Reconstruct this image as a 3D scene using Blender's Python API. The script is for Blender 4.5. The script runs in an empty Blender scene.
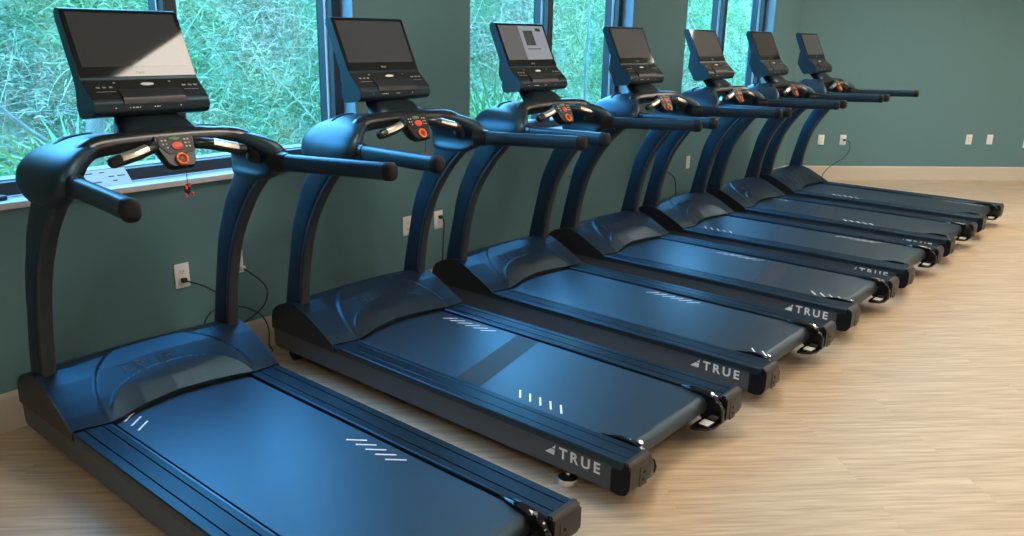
import bpy, bmesh, math, random
import numpy as np
from mathutils import Vector, Matrix, Euler

S = bpy.context.scene
COL = S.collection
PI = math.pi

# ------------------------------------------------------------------ camera
cam_d = bpy.data.cameras.new('camera'); cam = bpy.data.objects.new('camera', cam_d); COL.objects.link(cam)
CF, CP = 813.16, (-1.03764, -3.29438, 1.65434)
yaw, pit, rol = (math.radians(a) for a in (39.9819, 16.11555, 1.16554))
fw = Vector((math.cos(yaw)*math.cos(pit), math.sin(yaw)*math.cos(pit), -math.sin(pit)))
rt = Vector((math.sin(yaw), -math.cos(yaw), 0)); up = rt.cross(fw)
r2 = rt*math.cos(rol)+up*math.sin(rol); u2 = -rt*math.sin(rol)+up*math.cos(rol)
cam.matrix_world = Matrix(((r2.x, u2.x, -fw.x, CP[0]), (r2.y, u2.y, -fw.y, CP[1]), (r2.z, u2.z, -fw.z, CP[2]), (0, 0, 0, 1)))
cam_d.sensor_width = 36; cam_d.lens = CF/1024*36; cam_d.clip_start = .05; cam_d.clip_end = 300
S.camera = cam

# ------------------------------------------------------------------ world, exposure
SKY_STRENGTH = 19.0
w = bpy.data.worlds.new('sky'); S.world = w; w.use_nodes = True
nt = w.node_tree; nt.nodes.clear()
wo = nt.nodes.new('ShaderNodeOutputWorld'); bg = nt.nodes.new('ShaderNodeBackground')
tc = nt.nodes.new('ShaderNodeTexCoord'); sp = nt.nodes.new('ShaderNodeSeparateXYZ'); cr = nt.nodes.new('ShaderNodeValToRGB')
cr.color_ramp.elements[0].position = .0; cr.color_ramp.elements[0].color = (.42, .74, .90, 1)
cr.color_ramp.elements[1].position = .75; cr.color_ramp.elements[1].color = (.12, .40, .84, 1)
e = cr.color_ramp.elements.new(.25); e.color = (.21, .55, .94, 1)
nt.links.new(tc.outputs['Generated'], sp.inputs[0]); nt.links.new(sp.outputs['Z'], cr.inputs[0])
nt.links.new(cr.outputs[0], bg.inputs['Color']); bg.inputs['Strength'].default_value = SKY_STRENGTH
nt.links.new(bg.outputs[0], wo.inputs[0])
S.view_settings.view_transform = 'Standard'; S.view_settings.look = 'None'
S.view_settings.exposure = 0.0; S.view_settings.gamma = 1; S.view_settings.use_curve_mapping = False
S.cycles.use_denoising = True
S.cycles.max_bounces = 8; S.cycles.diffuse_bounces = 4; S.cycles.glossy_bounces = 4
S.cycles.transparent_max_bounces = 12
S.cycles.sample_clamp_indirect = 6
LAMP_STRENGTH = 16.5

# ------------------------------------------------------------------ helpers
def link(o, parent=None):
    COL.objects.link(o)
    if parent is not None: o.parent = parent
    return o
def tag(o, label=None, cat=None, group=None, kind=None):
    if label: o['label'] = label
    if cat: o['category'] = cat
    if group: o['group'] = group
    if kind: o['kind'] = kind
    return o
def empty(name, loc=(0, 0, 0)):
    o = bpy.data.objects.new(name, None); COL.objects.link(o); o.location = loc; o.empty_display_size = .1
    return o
def obj(name, bm, mats, parent=None, smooth=30):
    me = bpy.data.meshes.new(name)
    bmesh.ops.recalc_face_normals(bm, faces=bm.faces[:])
    for f in bm.faces: f.smooth = smooth is not None
    if smooth is not None:
        a = math.radians(smooth)
        for ed in bm.edges:
            if len(ed.link_faces) == 2 and ed.calc_face_angle(0) > a: ed.smooth = False
    bm.to_mesh(me); bm.free()
    for m in (mats if isinstance(mats, (list, tuple)) else [mats]): me.materials.append(m)
    return link(bpy.data.objects.new(name, me), parent)
def box(bm, x0, x1, y0, y1, z0, z1, bev=0, seg=2, mi=0):
    r = bmesh.ops.create_cube(bm, size=1)
    vs = r['verts']
    for v in vs:
        v.co = Vector((x0+(v.co.x+.5)*(x1-x0), y0+(v.co.y+.5)*(y1-y0), z0+(v.co.z+.5)*(z1-z0)))
    fs = list({f for v in vs for f in v.link_faces})
    for f in fs: f.material_index = mi
    if bev:
        es = list({e for v in vs for e in v.link_edges})
        b = bmesh.ops.bevel(bm, geom=es, offset=bev, segments=seg, affect='EDGES', profile=.5)
        for f in b['faces']: f.material_index = mi
    return vs
def loft(bm, rings, closed=True, caps=True, mi=0):
    R = [[bm.verts.new(p) for p in r] for r in rings]
    n = len(R[0])
    for a, b in zip(R, R[1:]):
        for i in range(n if closed else n-1):
            f = bm.faces.new((a[i], a[(i+1) % n], b[(i+1) % n], b[i])); f.material_index = mi
    if caps and closed:
        bm.faces.new(R[0][::-1]).material_index = mi; bm.faces.new(R[-1]).material_index = mi
    return R
def catmull(P, n=6):
    P = [Vector(p) for p in P]; out = []
    for i in range(len(P)-1):
        p0 = P[max(i-1, 0)]; p1 = P[i]; p2 = P[i+1]; p3 = P[min(i+2, len(P)-1)]
        for k in range(n):
            t = k/n
            out.append(.5*((2*p1)+(p2-p0)*t+(2*p0-5*p1+4*p2-p3)*t*t+(3*p1-p0-3*p2+p3)*t**3))
    out.append(P[-1]); return out
def sring(c, ax, ay, a, b, n=16, p=2.0):
    out = []
    for k in range(n):
        t = 2*PI*k/n; ct, st = math.cos(t), math.sin(t)
        x = abs(ct)**(2/p)*(1 if ct >= 0 else -1)*a; y = abs(st)**(2/p)*(1 if st >= 0 else -1)*b
        out.append(Vector(c)+Vector(ax)*x+Vector(ay)*y)
    return out
def tube(bm, path, ra, rb=None, n=14, p=2.0, upv=(0, 0, 1), mi=0, round_end=False):
    # ra: half width sideways, rb: half height along up (either may be a list)
    P = [Vector(q) for q in path]; m = len(P); rings = []
    U = Vector(upv)
    for i, q in enumerate(P):
        d = (P[min(i+1, m-1)]-P[max(i-1, 0)]).normalized()
        s = d.cross(U)
        if s.length < 1e-3: s = d.cross(Vector((1, 0, 0)))
        s.normalize(); u_ = s.cross(d).normalized()
        a = ra[i] if isinstance(ra, (list, tuple)) else ra
        b = (rb[i] if isinstance(rb, (list, tuple)) else rb) if rb is not None else a
        rings.append(sring(q, s, u_, a, b, n, p))
    if round_end:
        for end, idx in ((0, 0), (-1, m-1)):
            q = P[idx]; d = (P[0]-P[1]).normalized() if end == 0 else (P[-1]-P[-2]).normalized()
            base = rings[0] if end == 0 else rings[-1]
            rad = (base[0]-q).length
            ex = []
            for t in (.5, .8, .97):
                k = math.sqrt(1-t*t); ex.append([q+(v-q)*k+d*rad*t for v in base])
            if end == 0: rings = ex[::-1]+rings
            else: rings = rings+ex
    loft(bm, rings, mi=mi)
def profile(bm, pts, x0, x1, mi=0):
    # extrude a y-z polygon along x
    loft(bm, [[Vector((x0, y, z)) for y, z in pts], [Vector((x1, y, z)) for y, z in pts]], mi=mi)
def roundpoly(pts, r, n=4):
    out = []; m = len(pts)
    for i in range(m):
        p = Vector(pts[i]); a = Vector(pts[i-1]); b = Vector(pts[(i+1) % m])
        ri = r[i] if isinstance(r, (list, tuple)) else r
        if ri <= 0: out.append(tuple(p)); continue
        da = (a-p); db = (b-p); la = min(ri, da.length*.45); lb = min(ri, db.length*.45)
        A = p+da.normalized()*la; B = p+db.normalized()*lb
        for k in range(n+1):
            t = k/n; q = A*(1-t)**2+p*2*t*(1-t)+B*t*t; out.append(tuple(q))
    return out
def interp(x, xs, ys):
    return float(np.interp(x, xs, ys))
def copy_tree(o, parent=None):
    c = o.copy(); COL.objects.link(c)
    if parent is not None:
        c.parent = parent
    for ch in list(o.children): copy_tree(ch, c)
    return c

# ------------------------------------------------------------------ materials
def mat(name, col=(.5, .5, .5), rough=.5, metal=0, spec=.5, emit=None, es=0, coat=0, coatr=.1, tint=None):
    m = bpy.data.materials.new(name); m.use_nodes = True
    b = m.node_tree.nodes['Principled BSDF']
    b.inputs['Base Color'].default_value = (*col, 1); b.inputs['Roughness'].default_value = rough
    b.inputs['Metallic'].default_value = metal; b.inputs['Specular IOR Level'].default_value = spec
    b.inputs['Coat Weight'].default_value = coat; b.inputs['Coat Roughness'].default_value = coatr
    if tint: b.inputs['Specular Tint'].default_value = (*tint, 1)
    if emit: b.inputs['Emission Color'].default_value = (*emit, 1); b.inputs['Emission Strength'].default_value = es
    return m
def nodes(m): return m.node_tree.nodes, m.node_tree.links, m.node_tree.nodes['Principled BSDF']
def texcoord(m, kind='Object', scale=(1, 1, 1), rot=(0, 0, 0)):
    N, L, b = nodes(m); t = N.new('ShaderNodeTexCoord'); mp = N.new('ShaderNodeMapping')
    mp.inputs['Scale'].default_value = scale; mp.inputs['Rotation'].default_value = rot
    L.new(t.outputs[kind], mp.inputs[0]); return mp.outputs[0]
def add_bump(m, vec, scale, strength, dist=.001, detail=2):
    N, L, b = nodes(m); n = N.new('ShaderNodeTexNoise'); n.inputs['Scale'].default_value = scale; n.inputs['Detail'].default_value = detail
    bp = N.new('ShaderNodeBump'); bp.inputs['Strength'].default_value = strength; bp.inputs['Distance'].default_value = dist
    L.new(vec, n.inputs['Vector']); L.new(n.outputs[0], bp.inputs['Height']); L.new(bp.outputs[0], b.inputs['Normal'])
def noise_color(m, vec, scale, c0, c1, p0=.35, p1=.65, detail=4):
    N, L, b = nodes(m); n = N.new('ShaderNodeTexNoise'); n.inputs['Scale'].default_value = scale; n.inputs['Detail'].default_value = detail
    r = N.new('ShaderNodeValToRGB'); r.color_ramp.elements[0].position = p0; r.color_ramp.elements[1].position = p1
    r.color_ramp.elements[0].color = (*c0, 1); r.color_ramp.elements[1].color = (*c1, 1)
    L.new(vec, n.inputs['Vector']); L.new(n.outputs[0], r.inputs[0]); L.new(r.outputs[0], b.inputs['Base Color'])
    return r

M = {}
M['wall'] = mat('teal_wall_paint', (.104, .212, .228), .75)
add_bump(M['wall'], texcoord(M['wall']), 180, .12, .002)
M['base'] = mat('beige_baseboard', (.56, .50, .41), .45)
M['ceil'] = mat('ceiling_paint', (.78, .76, .72), .8)
M['roomwall'] = mat('warm_white_wall_paint', (.76, .77, .78), .75)
M['sill'] = mat('warm_white_sill', (.66, .62, .60), .55)
M['alum'] = mat('dark_window_frame', (.018, .028, .036), .45, .0, .5)
M['jamb'] = mat('window_reveal_paint', (.20, .30, .36), .6)  # blue sky light put into the reveal's base colour
M['gasket'] = mat('pale_gasket', (.40, .38, .38), .5)
# glass panes: thin clear panes
g = bpy.data.materials.new('window_glass'); g.use_nodes = True
N, L = g.node_tree.nodes, g.node_tree.links; N.clear()
o_ = N.new('ShaderNodeOutputMaterial'); mx = N.new('ShaderNodeMixShader'); tr = N.new('ShaderNodeBsdfTransparent'); gl = N.new('ShaderNodeBsdfGlossy'); fr = N.new('ShaderNodeMath'); lw = N.new('ShaderNodeLayerWeight'); lw.inputs[0].default_value = .5
pw = N.new('ShaderNodeMath'); pw.operation = 'POWER'; pw.inputs[1].default_value = 5.0; L.new(lw.outputs['Facing'], pw.inputs[0])
fr.operation = 'MULTIPLY_ADD'; fr.inputs[1].default_value = .80; fr.inputs[2].default_value = .04; L.new(pw.outputs[0], fr.inputs[0])
tr.inputs[0].default_value = (.80, .97, 1.0, 1); gl.inputs['Roughness'].default_value = 0.02
L.new(fr.outputs[0], mx.inputs[0]); L.new(tr.outputs[0], mx.inputs[1]); L.new(gl.outputs[0], mx.inputs[2]); L.new(mx.outputs[0], o_.inputs[0])
M['glass'] = g

# floor: oak-look planks running along the angled wall
fm = mat('oak_plank_floor', (.6, .47, .33), .42, 0, .45); M['floor'] = fm
N, L, b = nodes(fm)
v = texcoord(fm, 'Object', rot=(0, 0, math.radians(45)))
br = N.new('ShaderNodeTexBrick'); br.inputs['Scale'].default_value = 1; br.inputs['Brick Width'].default_value = 1.22; br.inputs['Row Height'].default_value = .18
br.inputs['Mortar Size'].default_value = .0010; br.inputs['Mortar Smooth'].default_value = .3; br.offset = .37; br.inputs['Bias'].default_value = 0
br.inputs['Color1'].default_value = (.30, .30, .30, 1); br.inputs['Color2'].default_value = (.70, .70, .70, 1); br.inputs['Mortar'].default_value = (.15, .15, .15, 1)
L.new(v, br.inputs['Vector'])
mp = N.new('ShaderNodeMapping'); mp.inputs['Scale'].default_value = (.55, 9, 1); L.new(v, mp.inputs[0])
# per-plank shift so the grain breaks at the joints
sc_ = N.new('ShaderNodeVectorMath'); sc_.operation = 'MULTIPLY_ADD'; sc_.inputs[1].default_value = (9, 9, 9)
L.new(br.outputs['Color'], sc_.inputs[0]); L.new(mp.outputs[0], sc_.inputs[2])
n1 = N.new('ShaderNodeTexNoise'); n1.inputs['Scale'].default_value = 1.3; n1.inputs['Detail'].default_value = 3; n1.inputs['Distortion'].default_value = .5
L.new(sc_.outputs[0], n1.inputs['Vector'])
ml = N.new('ShaderNodeMath'); ml.operation = 'MULTIPLY'; ml.inputs[1].default_value = 10; L.new(n1.outputs[0], ml.inputs[0])
fc = N.new('ShaderNodeMath'); fc.operation = 'PINGPONG'; fc.inputs[1].default_value = 1; L.new(ml.outputs[0], fc.inputs[0])
n2 = N.new('ShaderNodeTexNoise'); n2.inputs['Scale'].default_value = 7; n2.inputs['Detail'].default_value = 5; L.new(sc_.outputs[0], n2.inputs['Vector'])
a1 = N.new('ShaderNodeMath'); a1.operation = 'MULTIPLY'; a1.inputs[1].default_value = .18; L.new(fc.outputs[0], a1.inputs[0])
a2 = N.new('ShaderNodeMath'); a2.operation = 'MULTIPLY_ADD'; a2.inputs[1].default_value = .85; L.new(n2.outputs[0], a2.inputs[0]); L.new(a1.outputs[0], a2.inputs[2])
rp = N.new('ShaderNodeValToRGB'); rp.color_ramp.elements[0].position = .22; rp.color_ramp.elements[0].color = (.39, .272, .160, 1)
rp.color_ramp.elements[1].position = .82; rp.color_ramp.elements[1].color = (.69, .545, .375, 1); L.new(a2.outputs[0], rp.inputs[0])
mxc = N.new('ShaderNodeMix'); mxc.data_type = 'RGBA'; mxc.blend_type = 'OVERLAY'; mxc.inputs['Factor'].default_value = .09
L.new(rp.outputs[0], mxc.inputs['A']); L.new(br.outputs['Color'], mxc.inputs['B']); L.new(mxc.outputs['Result'], b.inputs['Base Color'])

SKY_SHEEN_TINT = (.42, .78, 1.0)  # blue of the reflected sky put into the specular colour
M['black'] = mat('black_plastic', (.012, .013, .015), .42)
M['deck_plastic'] = mat('satin_black_cover', (.008, .010, .013), .38, 0, .55)
add_bump(M['deck_plastic'], texcoord(M['deck_plastic']), 900, .10, .0004)
M['upright'] = mat('satin_dark_upright_paint', (.012, .019, .028), .40, 0, .75)
M['console'] = mat('satin_console_shell', (.010, .013, .018), .42, 0, .6, tint=(.5, .8, 1.0))  # specular tint carries the sky's blue sheen on the shell
M['tube'] = mat('black_rubber_tube', (.010, .010, .011), .28, 0, .6)
M['rubber'] = mat('matt_rubber', (.008, .008, .009), .6, 0, .3)
M['gloss'] = mat('glossy_black_bezel', (.006, .007, .008), .06, 0, .5)
M['keypad'] = mat('charcoal_keypad', (.014, .013, .012), .42, 0, .3)
M['rail'] = mat('ribbed_black_rail', (.012, .016, .022), .36, 0, .8)
M['side'] = mat('charcoal_side_panel', (.062, .074, .086), .42, .1, .6)
M['trim'] = mat('grey_rear_trim', (.032, .034, .036), .40)
M['capgrey'] = mat('satin_charcoal_plastic', (.018, .018, .018), .42)
M['capside'] = mat('matt_black_plastic', (.006, .007, .009), .5, 0, .2)
M['chrome'] = mat('chrome', (.75, .75, .75), .15, 1)
M['steel'] = mat('brushed_steel_contact', (.72, .66, .58), .32, 1)
M['white'] = mat('white_print', (.82, .82, .80), .5)
M['greyprint'] = mat('pale_grey_print', (.38, .38, .38), .4)
M['emboss'] = mat('embossed_gloss', (.03, .032, .036), .2)
M['red'] = mat('red_button', (.75, .06, .04), .4)
M['green'] = mat('green_button', (.10, .22, .09), .45)
M['orange'] = mat('orange_ring', (.95, .22, .04), .35)
M['dred'] = mat('dark_red_socket', (.28, .02, .01), .5)
M['outlet'] = mat('white_outlet_plastic', (.80, .79, .76), .35)
M['slot'] = mat('dark_slot', (.03, .03, .03), .6)
M['cord'] = mat('black_cord', (.012, .012, .012), .5)
M['paper'] = mat('pale_green_paper', (.62, .72, .64), .7)
M['ink'] = mat('dark_ink', (.05, .07, .08), .7)
# belt: fine woven black surface
M['belt'] = mat('black_running_belt', (.014, .015, .018), .42, 0, .95)
vb = texcoord(M['belt']); add_bump(M['belt'], vb, 1100, .25, .0006, 1)
M['seam'] = mat('belt_splice_band', (.012, .013, .015), .58, 0, .55)
for i, nm in enumerate(('deck_plastic', 'upright', 'rail', 'belt')):
    M[nm].node_tree.nodes['Principled BSDF'].inputs['Specular Tint'].default_value = (*SKY_SHEEN_TINT, 1)

# ------------------------------------------------------------------ room shell
WS, WY = .02464, .3207
WANG = math.atan(WS)
WMAT = Matrix.Translation((0, WY, 0)) @ Matrix.Rotation(WANG, 4, 'Z')      # (s along wall, t outwards, z)
def wpt(s, t, z): return WMAT @ Vector((s, t, z))
CX, CY = 8.662, .5342              # corner of window wall and angled wall
RH = 2.9
def struct(o): o['kind'] = 'structure'; return o
bm = bmesh.new()
poly = [(-4.2, WY+.2-.1), (8.2, .75), (CX+.2, CY+.1), (14.5, -5.3), (14.5, -9.2), (-4.2, -9.2)]
def slab(bm, poly, z0, z1):
    a = [bm.verts.new((x, y, z0)) for x, y in poly]; c = [bm.verts.new((x, y, z1)) for x, y in poly]
    bm.faces.new(a[::-1]); bm.faces.new(c)
    for i in range(len(a)): bm.faces.new((a[i], a[(i+1) % len(a)], c[(i+1) % len(a)], c[i]))
slab(bm, poly, -.12, 0); struct(obj('floor', bm, M['floor'], smooth=None))
bm = bmesh.new(); slab(bm, poly, RH, RH+.12); struct(obj('ceiling', bm, M['ceil'], smooth=None))

# window wall (s from -4.2 to the corner), thickness .25
WB, WT, TH = .937, 2.62, .27
openings = [(-.06, 1.937), (2.894, 4.89), (5.825, 7.86)]
bm = bmesh.new()
SL, SR = -4.2, 8.672
box(bm, SL, SR, 0, TH, 0, WB); box(bm, SL, SR, 0, TH, WT, RH)
edges = [SL]+[v for o in openings for v in o]+[SR]
for a, c in zip(edges[0::2], edges[1::2]): box(bm, a, c, 0, TH, WB, WT)
wall = struct(obj('wall_back', bm, M['wall'], smooth=None)); wall.matrix_world = WMAT
# baseboard of the window wall
def baseboard(name, length):
    bm = bmesh.new()
    pts = [(-.002, 0), (-.016, 0), (-.016, .150), (-.013, .160), (-.009, .168), (-.002, .168)]
    loft(bm, [[Vector((0, y, z)) for y, z in pts], [Vector((length, y, z)) for y, z in pts]])
    return struct(obj(name, bm, M['base'], smooth=None))
bb = baseboard('baseboard_back', SR-SL-.01); bb.matrix_world = WMAT @ Matrix.Translation((SL, 0, 0))
# angled wall
AM = Matrix.Translation((CX, CY, 0)) @ Matrix.Rotation(-PI/4, 4, 'Z')
bm = bmesh.new(); box(bm, 0, 8.2, 0, .2, 0, RH); o = struct(obj('wall_angled', bm, M['wall'], smooth=None)); o.matrix_world = AM
bb = baseboard('baseboard_angled', 8.15); bb.matrix_world = AM
# the rest of the room, behind and beside the camera
for nm, b_ in (('wall_left', (-4.35, -4.2, -9.3, .3)), ('wall_front', (-4.35, 14.65, -9.35, -9.2)), ('wall_right', (14.5, 14.65, -9.2, -5.2))):
    bm = bmesh.new(); box(bm, b_[0], b_[1], b_[2], b_[3], 0, RH); struct(obj(nm, bm, M['roomwall'], smooth=None))

# windows
T0, T1 = .100, .235
for k, (s0, s1) in enumerate(openings):
    wn = empty('window_%d' % (k+1)); struct(wn); wn.matrix_world = WMAT @ Matrix.Translation((s0, 0, WB))
    wd, hh = s1-s0, WT-WB
    bm = bmesh.new(); zb = .03
    box(bm, 0, .062, T0, T1, zb, hh, .002, 1); box(bm, wd-.062, wd, T0, T1, zb, hh, .002, 1)
    box(bm, .062, wd-.062, T0, T1, zb, zb+.055, .002, 1); box(bm, .062, wd-.062, T0, T1, hh-.06, hh, .002, 1)
    mc = wd/2-.032
    box(bm, mc, mc+.064, T0, T1, zb+.055, hh-.06, .002, 1)
    obj('frame', bm, M['alum'], wn, None)
    for a, c in ((.062, mc), (mc+.064, wd-.062)):
        bm = bmesh.new(); box(bm, a, c, T1-.012, T1-.006, zb+.055, hh-.06); obj('pane', bm, M['glass'], wn, None)
        bm = bmesh.new(); box(bm, c-.003, c+.001, .158, .166, zb+.055, hh-.06); box(bm, c-.008, c+.001, T0+.045, T0+.050, zb+.055, hh-.06)
        box(bm, a, c, .150, .235, zb+.054, zb+.060)  # pale strip painting the light on top of the bottom rail
        obj('gasket', bm, M['gasket'], wn, None)
    bm = bmesh.new(); box(bm, wd-.003, wd, 0.0, T0, zb, hh); box(bm, 0, .003, 0, T0, zb, hh); box(bm, .003, wd-.003, 0, T0, hh-.003, hh); obj('reveal', bm, M['jamb'], wn, None)
    bm = bmesh.new(); box(bm, -.03, wd+.03, -.035, -.001, 0, .028, .003, 1); box(bm, .003, wd-.003, -.002, T0, .001, .028)
    obj('window_sill', bm, M['sill'], wn, None)

# ceiling lights (2x4 ft panels); last two added to brighten left floor and window wall
M['lamp'] = mat('light_diffuser', (.9, .9, .9), .5, emit=(1.0, .90, .78), es=LAMP_STRENGTH)
for k, (lx, ly, rz) in enumerate([(2.4, -3.9, 0), (5.2, -2.3, 0), (5.2, -4.7, 0), (8.2, -2.3, 0), (8.2, -4.7, 0), (11, -4.7, 0), (5.2, -7.4, 0), (8.2, -7.4, 0), (11, -7.4, 0), (1.56, -1.50, PI/4), (7.60, -1.40, -PI/4), (-1.7, -2.7, 0), (2.4, -7.0, 0)]):
    t = empty('ceiling_light', (lx, ly, RH-.03)); t.rotation_euler.z = rz
    tag(t, 'flat recessed ceiling light panel over the gym floor', 'ceiling light', 'ceiling light panels')
    bm = bmesh.new(); box(bm, -.63, .63, -.33, .33, 0, .028, .004, 1); obj('frame', bm, M['sill'], t, None)
    bm = bmesh.new(); box(bm, -.58, .58, -.28, .28, -.004, .001); obj('diffuser', bm, M['lamp'], t, None)

# ------------------------------------------------------------------ outdoors
rng = np.random.default_rng(7)
gm = mat('ground_litter', (.2, .3, .2), .9); M['ground'] = gm
noise_color(gm, texcoord(gm), 2.2, (.09, .17, .06), (.22, .26, .13))
def bank_h(y, x=0):
    return np.interp(y, [2.0, 3.2, 4.4, 5.6, 6.4], [-.35, .15, 1.5, 2.9, 3.1])+(.20*np.sin(x*.9)+.12*np.sin(x*2.3+1)+.13*np.sin(x*4.1+y*2.0)*np.cos(y*3.3+x))*np.interp(y, [2.6, 4.2], [0, 1])
xs = np.arange(-5, 34.1, .35); ys = np.arange(.7, 7.6, .3)
bm = bmesh.new(); G = [[bm.verts.new((x, y, float(bank_h(y, x))+rng.normal(0, .04))) for x in xs] for y in ys]
for j in range(len(ys)-1):
    for i in range(len(xs)-1): bm.faces.new((G[j][i], G[j][i+1], G[j+1][i+1], G[j+1][i]))
struct(obj('ground_bank', bm, M['ground'], smooth=60))

lm = mat('undergrowth_leaf', (.2, .5, .3), .6); M['leaf'] = lm
N, L, b = nodes(lm); ge = N.new('ShaderNodeNewGeometry'); r = N.new('ShaderNodeValToRGB')
cols0 = [(0, (.22, .40, .24)), (.25, (.32, .60, .30)), (.5, (.42, .68, .44)), (.75, (.60, .72, .58)), (.92, (.72, .78, .66)), (1, (.85, .86, .78))]
cols = [(p_, (c_[0]*.46, c_[1]*.42, c_[2]*.245)) for p_, c_ in cols0]
r.color_ramp.elements[0].color = (*cols[0][1], 1); r.color_ramp.elements[1].color = (*cols[-1][1], 1)
for p_, c_ in cols[1:-1]: e = r.color_ramp.elements.new(p_); e.color = (*c_, 1)
nn = N.new('ShaderNodeTexNoise'); nn.inputs['Scale'].default_value = .9; nn.inputs['Detail'].default_value = 3
ad = N.new('ShaderNodeMath'); ad.operation = 'MULTIPLY_ADD'; ad.inputs[1].default_value = 2.0
sb = N.new('ShaderNodeMath'); sb.operation = 'MULTIPLY_ADD'; sb.inputs[1].default_value = .62; sb.inputs[2].default_value = -.80
tcn = N.new('ShaderNodeTexCoord'); L.new(tcn.outputs['Object'], nn.inputs['Vector'])
L.new(ge.outputs['Random Per Island'], sb.inputs[0]); L.new(nn.outputs[0], ad.inputs[0]); L.new(sb.outputs[0], ad.inputs[2]); L.new(ad.outputs[0], r.inputs[0])
n5 = N.new('ShaderNodeTexNoise'); n5.inputs['Scale'].default_value = .55; n5.inputs['Detail'].default_value = 2; L.new(tcn.outputs['Object'], n5.inputs['Vector'])
mr = N.new('ShaderNodeMapRange'); mr.inputs[1].default_value = .42; mr.inputs[2].default_value = .62; L.new(n5.outputs[0], mr.inputs[0])
hx = N.new('ShaderNodeMix'); hx.data_type = 'RGBA'; hx.blend_type = 'MULTIPLY'; hx.inputs['B'].default_value = (1.25, .80, 1.15, 1)
L.new(mr.outputs[0], hx.inputs['Factor']); L.new(r.outputs[0], hx.inputs['A']); L.new(hx.outputs['Result'], b.inputs['Base Color'])
b.inputs['Specular IOR Level'].default_value = .25

def mesh_np(name, V, F, m, parent=None):
    me = bpy.data.meshes.new(name)
    me.vertices.add(len(V)); me.vertices.foreach_set('co', V.astype(np.float32).ravel())
    k = F.shape[1]
    me.loops.add(F.size); me.loops.foreach_set('vertex_index', F.astype(np.int32).ravel())
    me.polygons.add(len(F)); me.polygons.foreach_set('loop_start', np.arange(0, F.size, k, dtype=np.int32))
    me.materials.append(m); me.update(calc_edges=True)
    return link(bpy.data.objects.new(name, me), parent)
# leafy undergrowth on the bank: thin blades, one uncountable mass
def blades(n, xr, yr, lmin, lmax, wmin, wmax, lift):
    u = rng.random(n)
    x = xr[0]+(xr[1]-xr[0])*u**1.25; y = rng.uniform(*yr, n)
    z = bank_h(y, x)+rng.uniform(0, lift, n)
    d = rng.normal(0, 1, (n, 3)); d[:, 2] = np.abs(d[:, 2])*.9; d[:, 1] *= .8
    d /= np.linalg.norm(d, axis=1)[:, None]
    s = np.cross(d, rng.normal(0, 1, (n, 3))); s /= np.linalg.norm(s, axis=1)[:, None]
    l = rng.uniform(lmin, lmax, n)[:, None]; wd_ = rng.uniform(wmin, wmax, n)[:, None]
    c = np.stack([x, y, z], 1)
    bend = np.zeros((n, 3)); bend[:, 2] = -.25*l[:, 0]
    V = np.stack([c-s*wd_*.5, c+d*l*.5-s*wd_*.9, c+d*l+bend, c+d*l*.5+s*wd_*.9, c+s*wd_*.5], 1).reshape(-1, 3)
    F = np.arange(n)[:, None]*5+np.array([0, 1, 2, 3, 4])[None]
    return V, F
V1, F1 = blades(170000, (-3, 30), (3.0, 6.0), .04, .13, .005, .012, .35)
V2, F2 = blades(36000, (-3, 14), (2.8, 5.2), .10, .30, .003, .006, .35)
F2 = F2+len(V1)
tag(mesh_np('undergrowth', np.concatenate([V1, V2]), np.concatenate([F1, F2]), M['leaf']), 'tangled pale green undergrowth covering the bank outside the windows', 'bushes', kind='stuff')
# bare twigs tangled through it
def twigs(n, xr, yr, lr, wr, seed):
    rg = np.random.default_rng(seed); Vs = []; Fs = []; k = 0
    for i in range(n):
        x = xr[0]+(xr[1]-xr[0])*rg.random()**1.4; y = rg.uniform(*yr); z = float(bank_h(y, x))+rg.uniform(.0, .55)
        a = rg.uniform(0, 2*PI); el = rg.uniform(-.2, 1.1); ln = rg.uniform(*lr); wd_ = rg.uniform(*wr)
        p = np.array([x, y, z]); d = np.array([math.cos(a)*math.cos(el), math.sin(a)*math.cos(el)*.5, math.sin(el)])
        m = 6; side = np.cross(d, [0, 1, .3]); side /= np.linalg.norm(side)+1e-6; sd2 = np.cross(d, side)
        bend = rg.normal(0, .25, 3)
        for j in range(m+1):
            t = j/m; q = p+d*ln*t+bend*ln*t*t*1.5; ww = wd_*(1-.7*t)
            for ang in (0, 2.094, 4.189): Vs.append(q+side*math.cos(ang)*ww+sd2*math.sin(ang)*ww)
        for j in range(m):
            for c in range(3):
                A = k+j*3; Fs.append((A+c, A+(c+1) % 3, A+3+(c+1) % 3, A+3+c))
        k += (m+1)*3
    return np.array(Vs), np.array(Fs)
M['twig'] = mat('pale_bark', (.42, .36, .21), .7)
V, F = twigs(1700, (-3, 24), (2.8, 5.6), (.2, 1.1), (.002, .006), 3)
tag(mesh_np('bare_twigs', V, F, M['twig']), 'pale bare twigs tangled across the bank outside the windows', 'twigs', kind='stuff')
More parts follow.
